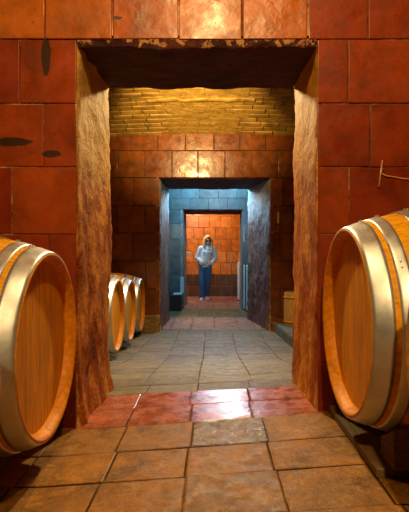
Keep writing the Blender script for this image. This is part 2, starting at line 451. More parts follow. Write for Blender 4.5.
# rear wall of grey stone (third doorway)
Y3, Y3B = 11.25, 12.7
D3 = (W(183.5, 0, Y3).x, W(242, 0, Y3).x, -1, W(0, 210, Y3).z)
rr = []
z = -.55; k = 0
zs = [-.55, -.1, .3, .72, 1.1, 1.45, D3[3], 2.02, 2.3, 2.6]
for z0, z1 in zip(zs, zs[1:]):
    off = (.0, .22)[k % 2]; k += 1
    rr.append((z0, z1, [-2.0 + off * 1 - .2 + .42 * i for i in range(11)]))
bm = bmesh.new()
tiled(bm, Y3, rr, D3, 0, 1, thick=.02, gap=.004)
slab(bm, -2.2, 2.2, Y3, Y3B, -.8, 2.7, (D3[0] - .03, D3[1] + .03, -1, D3[3] + .03))
struct('wall_rear', bm, [M['stone_block'], M['mortar_grey']])

# back wall of the last room, sooty lower courses
Y4 = 14.38
rb = []
k = 0; z = -.52
while z < 2.6:
    rb.append((z, z + .335, [-2.3 + (.16 if k % 2 else 0) + .315 * i for i in range(15)])); z += .335; k += 1
bm = bmesh.new()
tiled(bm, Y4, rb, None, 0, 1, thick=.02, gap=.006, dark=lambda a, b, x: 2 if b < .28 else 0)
slab(bm, -2.4, 2.4, Y4, Y4 + .3, -.8, 2.7, None)
struct('wall_back', bm, [M['tile_back'], M['mortar_dark'], M['tile_dark']])

# side walls and ceilings out of the frame: they close the rooms and bounce the light
bm = bmesh.new()
box(bm, -2.7, -2.38, -5.0, Y1B, -.3, 5.4, 0); struct('wall_left', bm, M['tile_unseen'])
bm = bmesh.new()
box(bm, 2.38, 2.7, -5.0, Y1B, -.3, 5.4, 0); struct('wall_right', bm, M['tile_unseen'])
bm = bmesh.new()
box(bm, -2.7, 2.7, -5.3, -5.0, -.3, 5.4, 0); struct('wall_behind', bm, M['tile_unseen'])
bm = bmesh.new()
box(bm, -2.7, 2.7, -5.3, Y1B, 5.4, 5.6, 0); struct('ceiling', bm, M['tile_unseen'])
for nm, x0, x1, y0, y1, mt in (('wall_left', -3.1, -2.8, Y1B, Y2, 'tile_unseen'), ('wall_right', 2.8, 3.1, Y1B, Y2, 'tile_unseen'),
                               ('wall_left', -2.0, -1.8, Y2B, Y3, 'stone_block'), ('wall_right', 1.8, 2.0, Y2B, Y3, 'stone_block'),
                               ('wall_left', -2.5, -2.2, Y3B, Y4, 'tile_back'), ('wall_right', 2.2, 2.5, Y3B, Y4, 'tile_back')):
    bm = bmesh.new(); box(bm, x0, x1, y0, y1, -.8, 3.3 if y0 == Y1B else 2.7, 0); struct(nm, bm, M[mt])
bm = bmesh.new(); box(bm, -2.2, 2.2, Y2B - .1, Y3 + .1, 2.55, 2.75, 0); struct('ceiling', bm, M['stone_block'])
bm = bmesh.new(); box(bm, -2.5, 2.5, Y3B - .1, Y4 + .2, 2.55, 2.75, 0); struct('ceiling', bm, M['tile_back'])

# ------------------------------------------------------------------ brick vault of the middle room
YC, HALF, RISE = 5.8, 2.42, .46
def vz(y, x=0.0):
    u = (y - YC) / HALF
    return H + 1.90 - .035 * (x / 1.5) ** 2 + RISE * (1 - u * u)
bm = bmesh.new()
rowp = .118
n = int(2 * HALF / rowp)
for r in range(n):
    ya = YC - HALF + r * rowp; yb = ya + rowp
    x = -3.1 + random.uniform(0, .25)
    while x < 3.1:
        w = random.uniform(.26, .36)
        ym = (ya + yb) / 2
        d = random.uniform(0, .008)
        smoothed = abs(x + w / 2 + .16 + .12 * fbm((ym * 2, 0, 0), 2)) < .62
        g = .0016 if smoothed else .013
        if smoothed: d = .004 + random.uniform(.0, .002)
        v = []
        gx = .0015 if smoothed else .007
        for yy in (ya + g, yb - g * 1.6):
            for xx in (x + gx, x + w - gx):
                for dz in (0, .05):
                    v.append(bm.verts.new((xx + random.uniform(-.004, .004), yy + (0 if smoothed else random.uniform(-.009, .009)), vz(yy, xx) - d + dz - .03 + random.uniform(-.002, .002))))
        for q in ((0, 2, 6, 4), (0, 1, 3, 2), (4, 6, 7, 5), (0, 4, 5, 1), (2, 3, 7, 6)):
            bm.faces.new([v[i] for i in q]).material_index = 1 if smoothed else 0
        x += w
grid(bm, lambda u, v: Vector((-3.1 + 6.2 * u, YC - HALF + 2 * HALF * v, vz(YC - HALF + 2 * HALF * v, -3.1 + 6.2 * u) - .010)), 24, 40, 2, flip=True)
grid(bm, lambda u, v: Vector((-3.1 + 6.2 * u, YC - HALF + 2 * HALF * v, vz(YC - HALF + 2 * HALF * v, -3.1 + 6.2 * u) + .2)), 12, 20, 2)
struct('ceiling', bm, [M['brick'], M['vault_plaster'], M['mortar_dark']])
# broken render ledge left hanging across the crown of the vault
bm = bmesh.new()
def ledge(u, v):
    x = -.95 + 1.55 * u
    e = .05 * fbm((x * 4, 3, 0), 4)
    y = 7.18 + .10 * v + e * (1 - v)
    return Vector((x, y, vz(y, x) - .052 - .012 * fbm((x * 7, y * 7, 2), 3) + (.05 if v == 1 else 0) + (.05 if v == 0 else 0)))
grid(bm, ledge, 60, 6)
struct('trim_7', bm, M['vault_plaster'], smooth=True)

# ------------------------------------------------------------------ reveals
def reveal(name, mat, x0, x1, y0, y1, side, ztop, amp=.014, flare=.03, lip=.02, seed=0.0, nu=26, nv=90, chip=.02):
    """One side of a doorway; x0 at its front edge, x1 at its back edge. side +1: the opening lies to +x."""
    bm = bmesh.new()
    def base(u, v):
        uu = max(0, min(1, (u - .1) / .8))
        y = y0 + (y1 - y0) * uu
        x = x0 + (x1 - x0) * uu
        zb = zf(x, y) - .03
        z = zb + (ztop - zb) * v
        hgt = z - zb
        nz = fbm((y * 2.3 + seed, z * 2.0, seed), 5) * amp + fbm((y * 9 + seed, z * 8, 3 + seed), 4) * amp * .5 + fbm((y * 24, z * 20, 9 + seed), 4) * amp * .25
        fl = flare * 1.3 * math.exp(-hgt / .14) * (.7 + .9 * fbm((y * 6, seed, 5), 3))
        off = nz + fl
        fl += flare * 1.1 * math.exp(-hgt / .22) * abs(fbm((y * 9, z * 9, seed + 2), 4))
        e = min(uu, 1 - uu) * abs(y1 - y0)
        off -= chip * max(0, 1 - e / .035) * (.35 + .65 * abs(fbm((z * 7, seed + 8, u > .5), 5)) * 2)   # worn arris
        X = x + side * off
        if u < .1: X = x - side * (lip * (1 - u / .1)) + side * off * (u / .1); y = y0 - .006 * (1 - u / .1) * 0
        if u > .9: X = x - side * (lip * ((u - .9) / .1)) + side * off * ((1 - u) / .1)
        return Vector((X, y, z))
    grid(bm, base, nu, nv, flip=(side > 0))
    return struct(name, bm, mat, smooth=True)
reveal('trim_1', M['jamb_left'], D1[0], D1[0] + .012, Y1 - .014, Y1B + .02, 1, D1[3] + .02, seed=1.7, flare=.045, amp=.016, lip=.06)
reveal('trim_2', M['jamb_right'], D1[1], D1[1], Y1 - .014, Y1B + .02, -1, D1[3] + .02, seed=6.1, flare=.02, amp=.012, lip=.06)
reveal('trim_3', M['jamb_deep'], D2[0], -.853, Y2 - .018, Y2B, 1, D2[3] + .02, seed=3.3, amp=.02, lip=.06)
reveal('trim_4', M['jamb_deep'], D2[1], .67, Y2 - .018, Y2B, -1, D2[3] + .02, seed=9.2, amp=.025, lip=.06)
reveal('trim_5', M['jamb_grey'], D3[0], W(186.6, 0, Y3B).x, Y3 - .022, Y3B, 1, D3[3] + .02, seed=4.4, lip=.06)
reveal('trim_6', M['jamb_grey'], D3[1], W(239.6, 0, Y3B).x, Y3 - .022, Y3B, -1, D3[3] + .02, seed=5.2, lip=.06)

def soffit(name, mat, x0, x1, y0, y1, zfr, zbk, drop, seed, amp=.014):
    bm = bmesh.new()
    def fn(u, v):
        x = x0 + (x1 - x0) * u
        vv = max(0, (v - .12) / .88)
        y = y0 + (y1 - y0) * vv
        z = zfr + (zbk - zfr) * vv + amp * fbm((x * 5, y * 5, seed), 5)
        if v < .12:
            q = 1 - v / .12
            z = zfr + drop * q + amp * fbm((x * 5, y0 * 5, seed), 5) * (1 - q)
            y = y0 + .02 * fbm((x * 9, z * 14, seed + 3), 4) * (1 - q) + .012 * (1 - q)
        return Vector((x, y, z))
    grid(bm, fn, 110, 34, flip=True)
    return struct(name, bm, mat, smooth=True)
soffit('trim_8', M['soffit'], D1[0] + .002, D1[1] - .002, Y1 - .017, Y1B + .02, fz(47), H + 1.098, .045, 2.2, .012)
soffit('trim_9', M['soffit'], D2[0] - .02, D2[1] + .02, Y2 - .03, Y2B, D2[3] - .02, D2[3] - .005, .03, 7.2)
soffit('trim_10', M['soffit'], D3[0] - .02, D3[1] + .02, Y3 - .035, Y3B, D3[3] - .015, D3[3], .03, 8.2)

# crumbling plinth at the foot of the middle wall
def plinth(name, x0, x1, h, dep, seed):
    bm = bmesh.new()
    def fn(u, v):
        x = x0 + (x1 - x0) * u
        zb = zf(x, Y2 - .1) - .02
        n_ = fbm((x * 6, v * 3, seed), 5)
        if v < .6: y = Y2 - .03 - dep * (1 - .25 * v / .6) - .025 * n_; z = zb + h * v / .6 + .015 * n_
        else: y = Y2 - .03 - dep * .75 * (1 - (v - .6) / .4) - .02 * n_ * (1 - v) + .02 * (v - .6); z = zb + h + .03 * n_ + .03 * (v - .6)
        return Vector((x, y, z))
    grid(bm, fn, max(10, int((x1 - x0) * 40)), 16)
    return struct(name, bm, M['plinth'], smooth=True)
plinth('baseboard_left', -2.9, D2[0] + .01, .27, .09, 1.0)
plinth('baseboard_right', D2[1] - .01, 1.02, .17, .09, 4.0)

# stone kerb along the right side of the middle room
bm = bmesh.new()
for k in range(7):
    y0 = 3.46 + k * .675
    vs = []
    for y in (y0 + .006, y0 + .669):
        y = min(y, Y2 - .03)
        for (x, dz) in ((1.0, -.03), (1.0, .135), (2.75, .135), (2.75, -.03)):
            vs.append(bm.verts.new((x + random.uniform(-.006, .006), y, zf(.6, y) + dz + random.uniform(-.004, .004))))
    fs = [bm.faces.new([vs[i] for i in q]) for q in ((0, 1, 2, 3), (7, 6, 5, 4), (0, 4, 5, 1), (1, 5, 6, 2), (2, 6, 7, 3), (3, 7, 4, 0))]
    bmesh.ops.bevel(bm, geom=list(set(e for f in fs for e in f.edges)), offset=.012, segments=2, affect='EDGES')
bmesh.ops.recalc_face_normals(bm, faces=bm.faces[:])
struct('trim_11', bm, M['curb'])

# ------------------------------------------------------------------ barrels
LEN, RE, RB = 1.0, .386, .485
def rad(x):      # x from the middle of the barrel
    u = x / (LEN / 2); return RB - (RB - RE) * u * u
def make_barrel():
    root = empty('wine_barrel', (0, 0, 0))
    up = Vector((0, 0, RB))
    NS = 32
    bm = bmesh.new()
    wob = [random.uniform(.85, 1.15) for _ in range(NS)]
    tot = sum(wob); ang = [0]
    for w in wob: ang.append(ang[-1] + w / tot * 2 * PI)
    for s in range(NS):
        a0, a1 = ang[s], ang[s + 1]
        st = 5
        loops = []
        xs_ = [-.5, -.49, -.47] + [-.44 + .88 * i / 22 for i in range(23)] + [.47, .49, .5]
        rings = []
        prof = [(-.5 + .062, .354), (-.5 + .030, .358), (-.5 + .006, .370), (-.5 + .001, .376)] + [(x, rad(x) - (.003 if abs(x) > .495 else 0)) for x in xs_] + [(.5 - .001, .376), (.5 - .006, .370), (.5 - .030, .358), (.5 - .062, .354)]
        for i in range(st + 1):
            t = i / st
            a = a0 + (a1 - a0) * t
            dip = .0022 if i in (0, st) else 0
            rings.append([bm.verts.new((x, (r - (dip if r > .38 else 0)) * math.cos(a), (r - (dip if r > .38 else 0)) * math.sin(a))) for x, r in prof])
        for A, B in zip(rings, rings[1:]):
            for i in range(len(prof) - 1):
                bm.faces.new((A[i], A[i + 1], B[i + 1], B[i])).material_index = 1 if i < 4 or i > len(prof) - 6 else 0
    link_mesh('staves', bm, [M['oak_stave'], M['oak_end']], root, True, up)
    # heads, each of planks held in the croze
    for sgn in (-1, 1):
        bm = bmesh.new()
        xh = sgn * (.5 - .060)
        edges = [-.356, -.26, -.16, -.055, .05, .15, .252, .356]
        for y0, y1 in zip(edges, edges[1:]):
            g = .0012
            ring = []
            for i in range(13):
                y = y0 + g + (y1 - y0 - 2 * g) * i / 12
                ring.append((y, math.sqrt(max(0, .356 ** 2 - y * y))))
            top = [(y, zz) for y, zz in ring]; bot = [(y, -zz) for y, zz in ring[::-1]]
            loop = top + bot
            fr = [bm.verts.new((xh + sgn * .010, y, zz)) for y, zz in loop]
            fb = [bm.verts.new((xh - sgn * .014, y, zz)) for y, zz in loop]
            f = bm.faces.new(fr if sgn < 0 else fr[::-1])
            bm.faces.new(fb[::-1] if sgn < 0 else fb)
            for i in range(len(loop)):
                j = (i + 1) % len(loop)
                try: bm.faces.new((fr[i], fb[i], fb[j], fr[j]))
                except ValueError: pass
        bmesh.ops.remove_doubles(bm, verts=bm.verts[:], dist=1e-6)
        bmesh.ops.recalc_face_normals(bm, faces=bm.faces[:])
        link_mesh('head', bm, M['oak_head'], root, False, up)
    # hoops with rivets and the small nails that stop them slipping
    for sgn in (-1, 1):
        for (a, b, kind) in ((.003, .073, 0), (.092, .137, 1), (.205, .250, 2)):
            bm = bmesh.new()
            xa, xb = sgn * (.5 - a), sgn * (.5 - b)
            o = []
            for k in range(7):
                x = xa + (xb - xa) * k / 6
                o.append((x, rad(x) + .0045 - (.0012 if k in (0, 6) else 0)))
            inner = [(x, r - .006) for x, r in o[::-1]]
            lathe_x(bm, o + inner, 128)
            bmesh.ops.recalc_face_normals(bm, faces=bm.faces[:])
            for f in bm.faces: f.smooth = True
            th = 1.9 + kind * .6 + (0 if sgn < 0 else 2)
            for dx in ((.3, .7) if kind == 0 else (.5,)):
                for dt in (0, .055):
                    x = xa + (xb - xa) * dx
                    d = Vector((0, math.cos(th + dt), math.sin(th + dt)))
                    ball(bm, Vector((x, 0, 0)) + d * (rad(x) + .0045), .004, .004, .004, None, 8)
            for q in range(2):
                t = PI / 2 + .05 * (kind - 1) + q * PI
                for dt in (-.03, .035):
                    d = Vector((0, math.cos(t + dt), math.sin(t + dt)))
                    x = xb - sgn * .004
                    p = Vector((x, 0, 0)) + d * (rad(x) - .002)
                    cyl(bm, p, p + d * .012 + Vector((-sgn * .002, 0, 0)), .003, .0045, 7)
            link_mesh('hoop', bm, M['steel'], root, False, up)
    bm = bmesh.new(); cyl(bm, (0, 0, RB - .004), (0, 0, RB + .006), .032, .030, 20)
    link_mesh('bung', bm, M['oak_pale'], root, False, up)
    return root

B0 = make_barrel()
def place(o, xhead, y, zc, left, roll=0.0, yaw=0.0):
    """xhead: where the head facing the passage stands; zc: height of the axis."""
    o.location = (xhead - LEN / 2 if left else xhead + LEN / 2, y, zc - RB)
    o.rotation_euler = (0, 0, (PI if left else 0) + yaw)
specs = [  # xhead, y, zc(rel cam), left?, label, group
    (.545, 2.10, -.302, False, 'big oak wine barrel right of the doorway, its whole head in view', 'wine barrels in the front room'),
    (.578, 1.115, -.295, False, 'oak wine barrel mostly cut off by the right edge of the picture', 'wine barrels in the front room'),
    (-.680, 2.108, -.405, True, 'large oak wine barrel left of the doorway beside the rough plastered jamb', 'wine barrels in the front room'),
    (-.630, 1.10, -.40, True, 'oak wine barrel just out of view whose round shadow falls at lower left', 'wine barrels in the front room'),
    (-1.036, 5.50, -.730, True, 'first of the three barrels through the doorway, closest to the plastered jamb', 'wine barrels in the middle room'),
    (-1.065, 6.55, -.805, True, 'middle of the three barrels standing in a row through the doorway', 'wine barrels in the middle room'),
    (-1.085, 7.62, -.848, True, 'last of the three barrels through the doorway, next to the crumbling plinth', 'wine barrels in the middle room'),
]
for i, (xh, y, zc, left, lab, grp) in enumerate(specs):
    o = B0 if i == 0 else copy_tree(B0)
    place(o, xh, y, H + zc, left)
    tag(o, lab, 'barrel', grp)

# boards and chocks that carry the near barrels
def rail(x0, x1, y0, y1, zt, label, group):
    bm = bmesh.new(); xm = (x0 + x1) / 2
    box(bm, x0, x1, y0, y1, min(zf(xm, 2), zt - .02), zt, .004)
    return tag(link_mesh('barrel_rail', bm, M['plank'], None), label, 'rail', group)
rail(.80, .95, .10, 1.62, zf(.62, 2) + .036, 'board in deep shadow under the edge-cut right barrel', 'boards under the front room barrels')
rail(.595, .725, 1.82, 2.56, zf(.62, 2) + .036, 'grimy flat board on the floor under the big right barrel', 'boards under the front room barrels')
rail(-1.06, -.90, .10, 2.56, zf(-.68, 2) + .036, 'flat board in deep shadow under the left barrels', 'boards under the front room barrels')

def chock(xm, yb, sgn, zt, yc, zc, label):
    """Wedge block pushed under a barrel's flank; its sloping side touches the staves."""
    bm = bmesh.new()
    r = rad(.5 - (.335 if xm < 0 else .175 if xm < .75 else .295)) + .006
    y_in, y_out = yc + sgn * .16, yc + sgn * .30
    def under(y): return zc - math.sqrt(max(0, r * r - (y - yc) ** 2))
    pts = [(y_in, zt), (y_out, zt), (y_out, under(y_out) - .012), ((y_in + y_out) / 2, under((y_in + y_out) / 2) - .002), (y_in, under(y_in) - .001)]
    pts = [(y, max(z, zt + .004) if i > 1 else z) for i, (y, z) in enumerate(pts)]
    A = [bm.verts.new((xm - .035, y, z)) for y, z in pts]; B = [bm.verts.new((xm + .035, y, z)) for y, z in pts]
    bm.faces.new(A); bm.faces.new(B[::-1])
    for i in range(5): bm.faces.new((A[i], B[i], B[(i + 1) % 5], A[(i + 1) % 5]))
    bmesh.ops.recalc_face_normals(bm, faces=bm.faces[:])
    bmesh.ops.bevel(bm, geom=bm.edges[:], offset=.003, segments=1, affect='EDGES')
    return tag(link_mesh('barrel_chock', bm, M['plank'], None), label, 'chock', 'wedges holding the front room barrels')
for (xh, y, zc, left, lab, grp), nm in zip(specs[:3], ('big right', 'edge-cut right', 'big left')):
    x = xh - .30 if left else (xh + .14 if nm == 'big right' else xh + .26)
    zt = zf(-.68 if left else .62, 2) + .036
    for s in (-1, 1):
        chock(x, y, s, zt, y, H + zc, 'dark wooden wedge under the %s barrel, on its side %s' % (nm, 'facing the doorway wall' if s > 0 else 'away from the doorway wall'))

# upright wooden drum on the kerb
dr = empty('wooden_drum', (1.325, 7.93, zf(.6, 7.93) + .135))
tag(dr, 'small upright orange wooden drum standing on the stone kerb at right', 'drum')
bm = bmesh.new()
NS = 18
for s in range(NS):
    a0, a1 = 2 * PI * s / NS, 2 * PI * (s + 1) / NS
    prof = [(.0, .192), (.02, .197), (.26, .205), (.50, .197), (.52, .192), (.52, .176), (.49, .174)]
    rg = []
    for i in range(4):
        a = a0 + (a1 - a0) * i / 3; d = .0015 if i in (0, 3) else 0
        rg.append([bm.verts.new(((r - d) * math.cos(a), (r - d) * math.sin(a), z)) for z, r in prof])
    for A, B in zip(rg, rg[1:]):
        for i in range(len(prof) - 1): bm.faces.new((A[i], B[i], B[i + 1], A[i + 1]))
link_mesh('staves', bm, M['oak_pale'], dr, True)
bm = bmesh.new(); cyl(bm, (0, 0, .475), (0, 0, .495), .176, .176, 36); link_mesh('lid', bm, M['oak_head'], dr)
for z in (.06, .44):
    bm = bmesh.new()
    prof = [(z - .013, .2005), (z - .013, .2075), (z + .013, .2085), (z + .013, .2005)]
    rg = [[bm.verts.new((r * math.cos(2 * PI * k / 40), r * math.sin(2 * PI * k / 40), zz)) for zz, r in prof] for k in range(40)]
    for k in range(40):
        A, B = rg[k], rg[(k + 1) % 40]
        for i in range(4): bm.faces.new((A[i], B[i], B[(i + 1) % 4], A[(i + 1) % 4]))
    link_mesh('hoop', bm, M['oak_stave'], dr, True)

# ------------------------------------------------------------------ small things on the walls
g = empty('wall_thermometer', W(278.3, 217, Y2 - .05)); tag(g, 'narrow cream glass tube hung by wire on the dark tiles right of the second doorway', 'thermometer')
k = 8.15 / F
bm = bmesh.new(); cyl(bm, (0, 0, -.085), (0, 0, .075), .020, .017, 12); ball(bm, (0, 0, .078), .017, .017, .015); ball(bm, (0, 0, -.088), .02, .02, .02)
link_mesh('tube', bm, M['cream'], g, True)
bm = bmesh.new(); box(bm, -.028, .028, .012, .022, -.10, .11, .002); link_mesh('backing', bm, M['dark_box'], g)
bm = bmesh.new(); tube(bm, [(0, .01, .22), (0.002, .008, .15), (0, 0, .08)], .004); link_mesh('wire', bm, M['wire'], g, True)
bm = bmesh.new(); tube(bm, [(0, 0, -.09), (.003, .006, -.16), (0, .012, -.232), (-.03, .014, -.235), (-.13, .014, -.236)], .0035); link_mesh('cable', bm, M['wire'], g, True)

p = W(382.2, 161, 2.585); q = W(379, 187, 2.585)
bm = bmesh.new(); cyl(bm, p, q, .0045, .0052, 10); box(bm, p.x - .006, p.x + .004, p.y, p.y + .02, p.z - .05, p.z - .035); ball(bm, p, .0048, .0048, .0048, None, 8)
o = link_mesh('metal_rod', bm, M['rod'], None, True); tag(o, 'thin copper coloured rod stuck upright on the red tiles above the right barrel', 'rod')
bm = bmesh.new(); tube(bm, [W(382, 173.6, 2.592), W(386, 175.8, 2.59), W(394, 177, 2.592), W(403, 178.6, 2.592), W(412, 179.4, 2.592), W(430, 178, 2.592), W(460, 181, 2.592)], .0042)
o = link_mesh('wall_cable', bm, M['wire'], None, True); tag(o, 'thin tan cable running sideways from the rod across the red wall', 'cable')

o_ = W(186.8, 254, 12.68)
bm = bmesh.new(); tube(bm, [o_ + Vector((-.02, 0, .03)), o_ + Vector((.02, -.02, .035)), o_ + Vector((.07, -.03, .025)), o_ + Vector((.105, -.03, -.005)), o_ + Vector((.085, -.03, -.045)), o_ + Vector((.05, -.03, -.05))], .016)
box(bm, o_.x - .03, o_.x, o_.y - .03, o_.y + .02, o_.z - .05, o_.z + .07, .004)
o = link_mesh('wall_hook', bm, M['hook'], None, True); tag(o, 'small cream hook on the left edge of the far doorway beside the person', 'hook')

# dark chest with a pale board left of the far doorway
fzr = zf(0, 10.9)
x0, x1 = W(170.5, 0, 10.85).x, W(181.5, 0, 10.85).x
ch = empty('storage_chest', ((x0 + x1) / 2, 11.0, fzr)); tag(ch, 'dark brown chest with a pale lid, against the grey wall beside the far doorway', 'chest')
hw = (x1 - x0) / 2
bm = bmesh.new(); box(bm, -hw, hw, -.16, .16, 0, .345, .008); link_mesh('body', bm, M['dark_box'], ch)
bm = bmesh.new(); box(bm, -hw * .55, hw + .006, -.17, .165, .345, .38, .008); link_mesh('lid', bm, M['pale_board'], ch)
bm = bmesh.new(); cyl(bm, (-.03, -.178, .24), (.03, -.178, .24), .008, .008, 8); cyl(bm, (-.03, -.178, .24), (-.03, -.155, .24), .006, .006, 8); cyl(bm, (.03, -.178, .24), (.03, -.155, .24), .006, .006, 8); link_mesh('handle', bm, M['iron'], ch)
bx = W(182.2, 0, 11.1).x
bm = bmesh.new(); box(bm, bx - .045, bx + .035, 11.06, 11.10, fzr + .38, fzr + .73, .01)
tag(link_mesh('upright_board', bm, M['pale_board'], None), 'narrow pale board standing on the dark chest against the doorway edge', 'board')

# posts right of the far doorway
def post(px, y, ytop, ybot, w, label, mat):
    b = W(px, ybot, y); fl = zf(b.x, y)
    r = empty('barrier_post', (b.x, y, fl)); tag(r, label, 'post', 'pale posts by the far doorway')
    zt = W(px, ytop, y).z - fl
    bm = bmesh.new(); cyl(bm, (0, 0, 0), (0, 0, .035), w * 1.5, w * 1.35, 20); link_mesh('base', bm, M['iron'], r, False)
    bm = bmesh.new(); cyl(bm, (0, 0, .03), (0, 0, zt - .03), w, w * .95, 16, True); link_mesh('pole', bm, mat, r, False)
    bm = bmesh.new(); ball(bm, (0, 0, zt - .03), w * 1.08, w * 1.08, .035); link_mesh('cap', bm, mat, r, True)
post(244.3, 11.0, 265, 306, .019, 'pale metal post closest to the doorway edge, in front of the grey wall', M['pale_metal'])
post(247.1, 10.75, 265, 306, .019, 'pale metal post beside the rough right reveal, second from the doorway edge', M['pale_metal'])
post(238.9, 13.0, 262, 299, .034, 'pale post in the last room showing at the right edge of the far doorway', M['pale_metal'])

# ------------------------------------------------------------------ person
def blob(name, caps, balls, voxel, mat, parent, it=6, post=None):
    bm = bmesh.new()
    for (p0, r0, p1, r1) in caps:
        p0, p1 = Vector(p0), Vector(p1)
        cyl(bm, p0, p1, r0, r1, 18)
        ball(bm, p0, r0, r0, r0); ball(bm, p1, r1, r1, r1)
    for b in balls:
        ball(bm, b[0], *b[1], b[2] if len(b) > 2 else None)
    me = bpy.data.meshes.new('tmp'); bm.to_mesh(me); bm.free()
    o = bpy.data.objects.new('tmp', me); COL.objects.link(o)
    md = o.modifiers.new('r', 'REMESH'); md.mode = 'VOXEL'; md.voxel_size = voxel
    sm = o.modifiers.new('s', 'SMOOTH'); sm.factor = .5; sm.iterations = it
    dg = bpy.context.evaluated_depsgraph_get()
    res = bpy.data.meshes.new_from_object(o.evaluated_get(dg))
    bpy.data.objects.remove(o)
    res.name = name
    if post:
        for v in res.vertices: v.co = post(v.co)
    res.materials.clear(); res.materials.append(mat)
    res.polygons.foreach_set('use_smooth', [True] * len(res.polygons))
    r = bpy.data.objects.new(name, res); COL.objects.link(r); r.parent = parent
    return r
PX, PY = -.205, 13.2
per = empty('person', (PX, PY, zf(PX, PY)))
tag(per, 'person with long blonde hair in light denim jacket and jeans walking with hands in pockets', 'person')
hip_l, hip_r = Vector((-.085, 0, .90)), Vector((.085, .01, .90))
kn_l, kn_r = Vector((-.085, -.07, .49)), Vector((.062, .01, .48))
an_l, an_r = Vector((-.085, -.06, .085)), Vector((.04, .15, .11))
toe_l, toe_r = Vector((-.10, -.21, .035)), Vector((.05, .03, .035))
pel, che, nek = Vector((0, 0, .97)), Vector((.035, .005, 1.26)), Vector((.05, -.005, 1.45))
sh_l, sh_r = Vector((-.125, .01, 1.375)), Vector((.215, .015, 1.375))
el_l, el_r = Vector((-.215, .03, 1.12)), Vector((.285, .03, 1.11))
wr_l, wr_r = Vector((-.115, -.12, 1.035)), Vector((.20, -.12, 1.03))
hd_l, hd_r = Vector((-.06, -.145, .985)), Vector((.15, -.145, .98))
hc = Vector((.068, -.03, 1.575))
tilt = Matrix.Rotation(math.radians(14), 3, 'Z') @ Matrix.Rotation(math.radians(12), 3, 'X')
def HD(v): return hc + tilt @ Vector(v)
fing = []
for hd, sx in ((hd_l, 1), (hd_r, -1)):
    for k, ln in enumerate((.062, .072, .068, .054)):
        a = hd + Vector((sx * .012, -.004 + .0, .028 - .018 * k)); b = a + Vector((sx * ln * .55, -.012, -.012)); c = b + Vector((sx * ln * .35, .012, -.016))
        fing += [(a, .0085, b, .008), (b, .008, c, .007)]
    a = hd + Vector((-sx * .005, -.018, .035)); b = a + Vector((sx * .03, -.014, .008))
    fing += [(a, .010, b, .008)]
caps = [(pel, .125, che, .12), (che, .12, nek + Vector((0, .01, -.07)), .075), (nek + Vector((0, .01, -.06)), .055, HD((0, .02, -.06)), .05),
        (hip_l, .082, kn_l, .055), (kn_l, .054, an_l, .036), (hip_r, .082, kn_r, .055), (kn_r, .054, an_r, .036),
        (an_l, .036, toe_l, .028), (an_r, .036, toe_r, .028),
        (che + Vector((-.07, 0, .1)), .06, sh_l, .052), (che + Vector((.07, 0, .1)), .06, sh_r, .052),
        (sh_l, .05, el_l, .038), (el_l, .037, wr_l, .026), (sh_r, .05, el_r, .038), (el_r, .037, wr_r, .026),
        (wr_l, .026, hd_l, .028), (wr_r, .026, hd_r, .028)] + fing
balls = [(HD((0, .012, .02)), (.076, .094, .108), tilt), (HD((0, -.028, -.055)), (.052, .058, .05), tilt),
         (HD((0, -.092, -.012)), (.012, .02, .022), tilt), (HD((0, -.078, .022)), (.045, .015, .012), tilt), (HD((-.078, .01, 0)), (.012, .02, .03), tilt), (HD((.078, .01, 0)), (.012, .02, .03), tilt),
         (HD((0, -.080, -.052)), (.024, .010, .006), tilt), (HD((0, -.079, -.064)), (.022, .010, .006), tilt)]
blob('body', caps, balls, .007, M['skin'], per, 3)
jr = .026
jac = [(pel + Vector((0, 0, .09)), .145, che, .148), (che, .148, che + Vector((.008, .005, .10)), .115),
       (che + Vector((-.06, .005, .10)), .082, sh_l, .068), (che + Vector((.06, .005, .10)), .082, sh_r, .068),
       (sh_l, .068, el_l, .058), (el_l, .057, wr_l, .044), (sh_r, .068, el_r, .058), (el_r, .057, wr_r, .044)]
blob('jacket', jac, [(Vector((0, 0, .93)), (.168, .135, .11)), (Vector((-.085, -.115, .985)), (.075, .05, .065)), (Vector((.165, -.105, .98)), (.075, .05, .065))], .010, M['denim_light'], per, 5,
     post=lambda v: Vector((v.x, v.y * (1.0 if v.y < -.13 else .92), max(v.z, .872 + .012 * math.sin(v.x * 30)))))
jk = [o for o in per.children if o.name.startswith('jacket')][0]
for sx in (-1, 1):   # collar leaf, breast pocket flap, hand pocket welt
    bm = bmesh.new()
    v = [bm.verts.new(q) for q in ((nek.x + sx * .012, -.115, 1.33), (nek.x + sx * .085, -.10, 1.36), (nek.x + sx * .075, -.02, 1.475), (nek.x + sx * .045, -.07, 1.44))]
    bm.faces.new(v); bmesh.ops.solidify(bm, geom=bm.faces[:], thickness=.012)
    link_mesh('collar', bm, M['denim_light'], jk)
    bm = bmesh.new(); cx = che.x + sx * .078
    box(bm, cx - .042, cx + .042, -.153, -.128, 1.255, 1.285, .004); link_mesh('pocket_flap', bm, M['denim_light'], jk)
    hx = (wr_l if sx < 0 else wr_r)
    bm = bmesh.new()
    tube(bm, [(hx.x - sx * .06 + .03 * 0, -.175, .955), (hx.x - sx * .02, -.18, 1.0), (hx.x + sx * .0, -.165, 1.045)], .009)
    link_mesh('pocket_edge', bm, M['denim_light'], jk, True)
bm = bmesh.new(); tube(bm, [(che.x, -.156, z) for z in (.93, 1.05, 1.15, 1.24, 1.30)], .007); link_mesh('placket', bm, M['denim_light'], jk, True)
for z in (.96, 1.05, 1.14, 1.23):
    bm = bmesh.new(); cyl(bm, (che.x, -.158, z), (che.x, -.168, z), .008, .007, 10); link_mesh('button', bm, M['button'], jk)
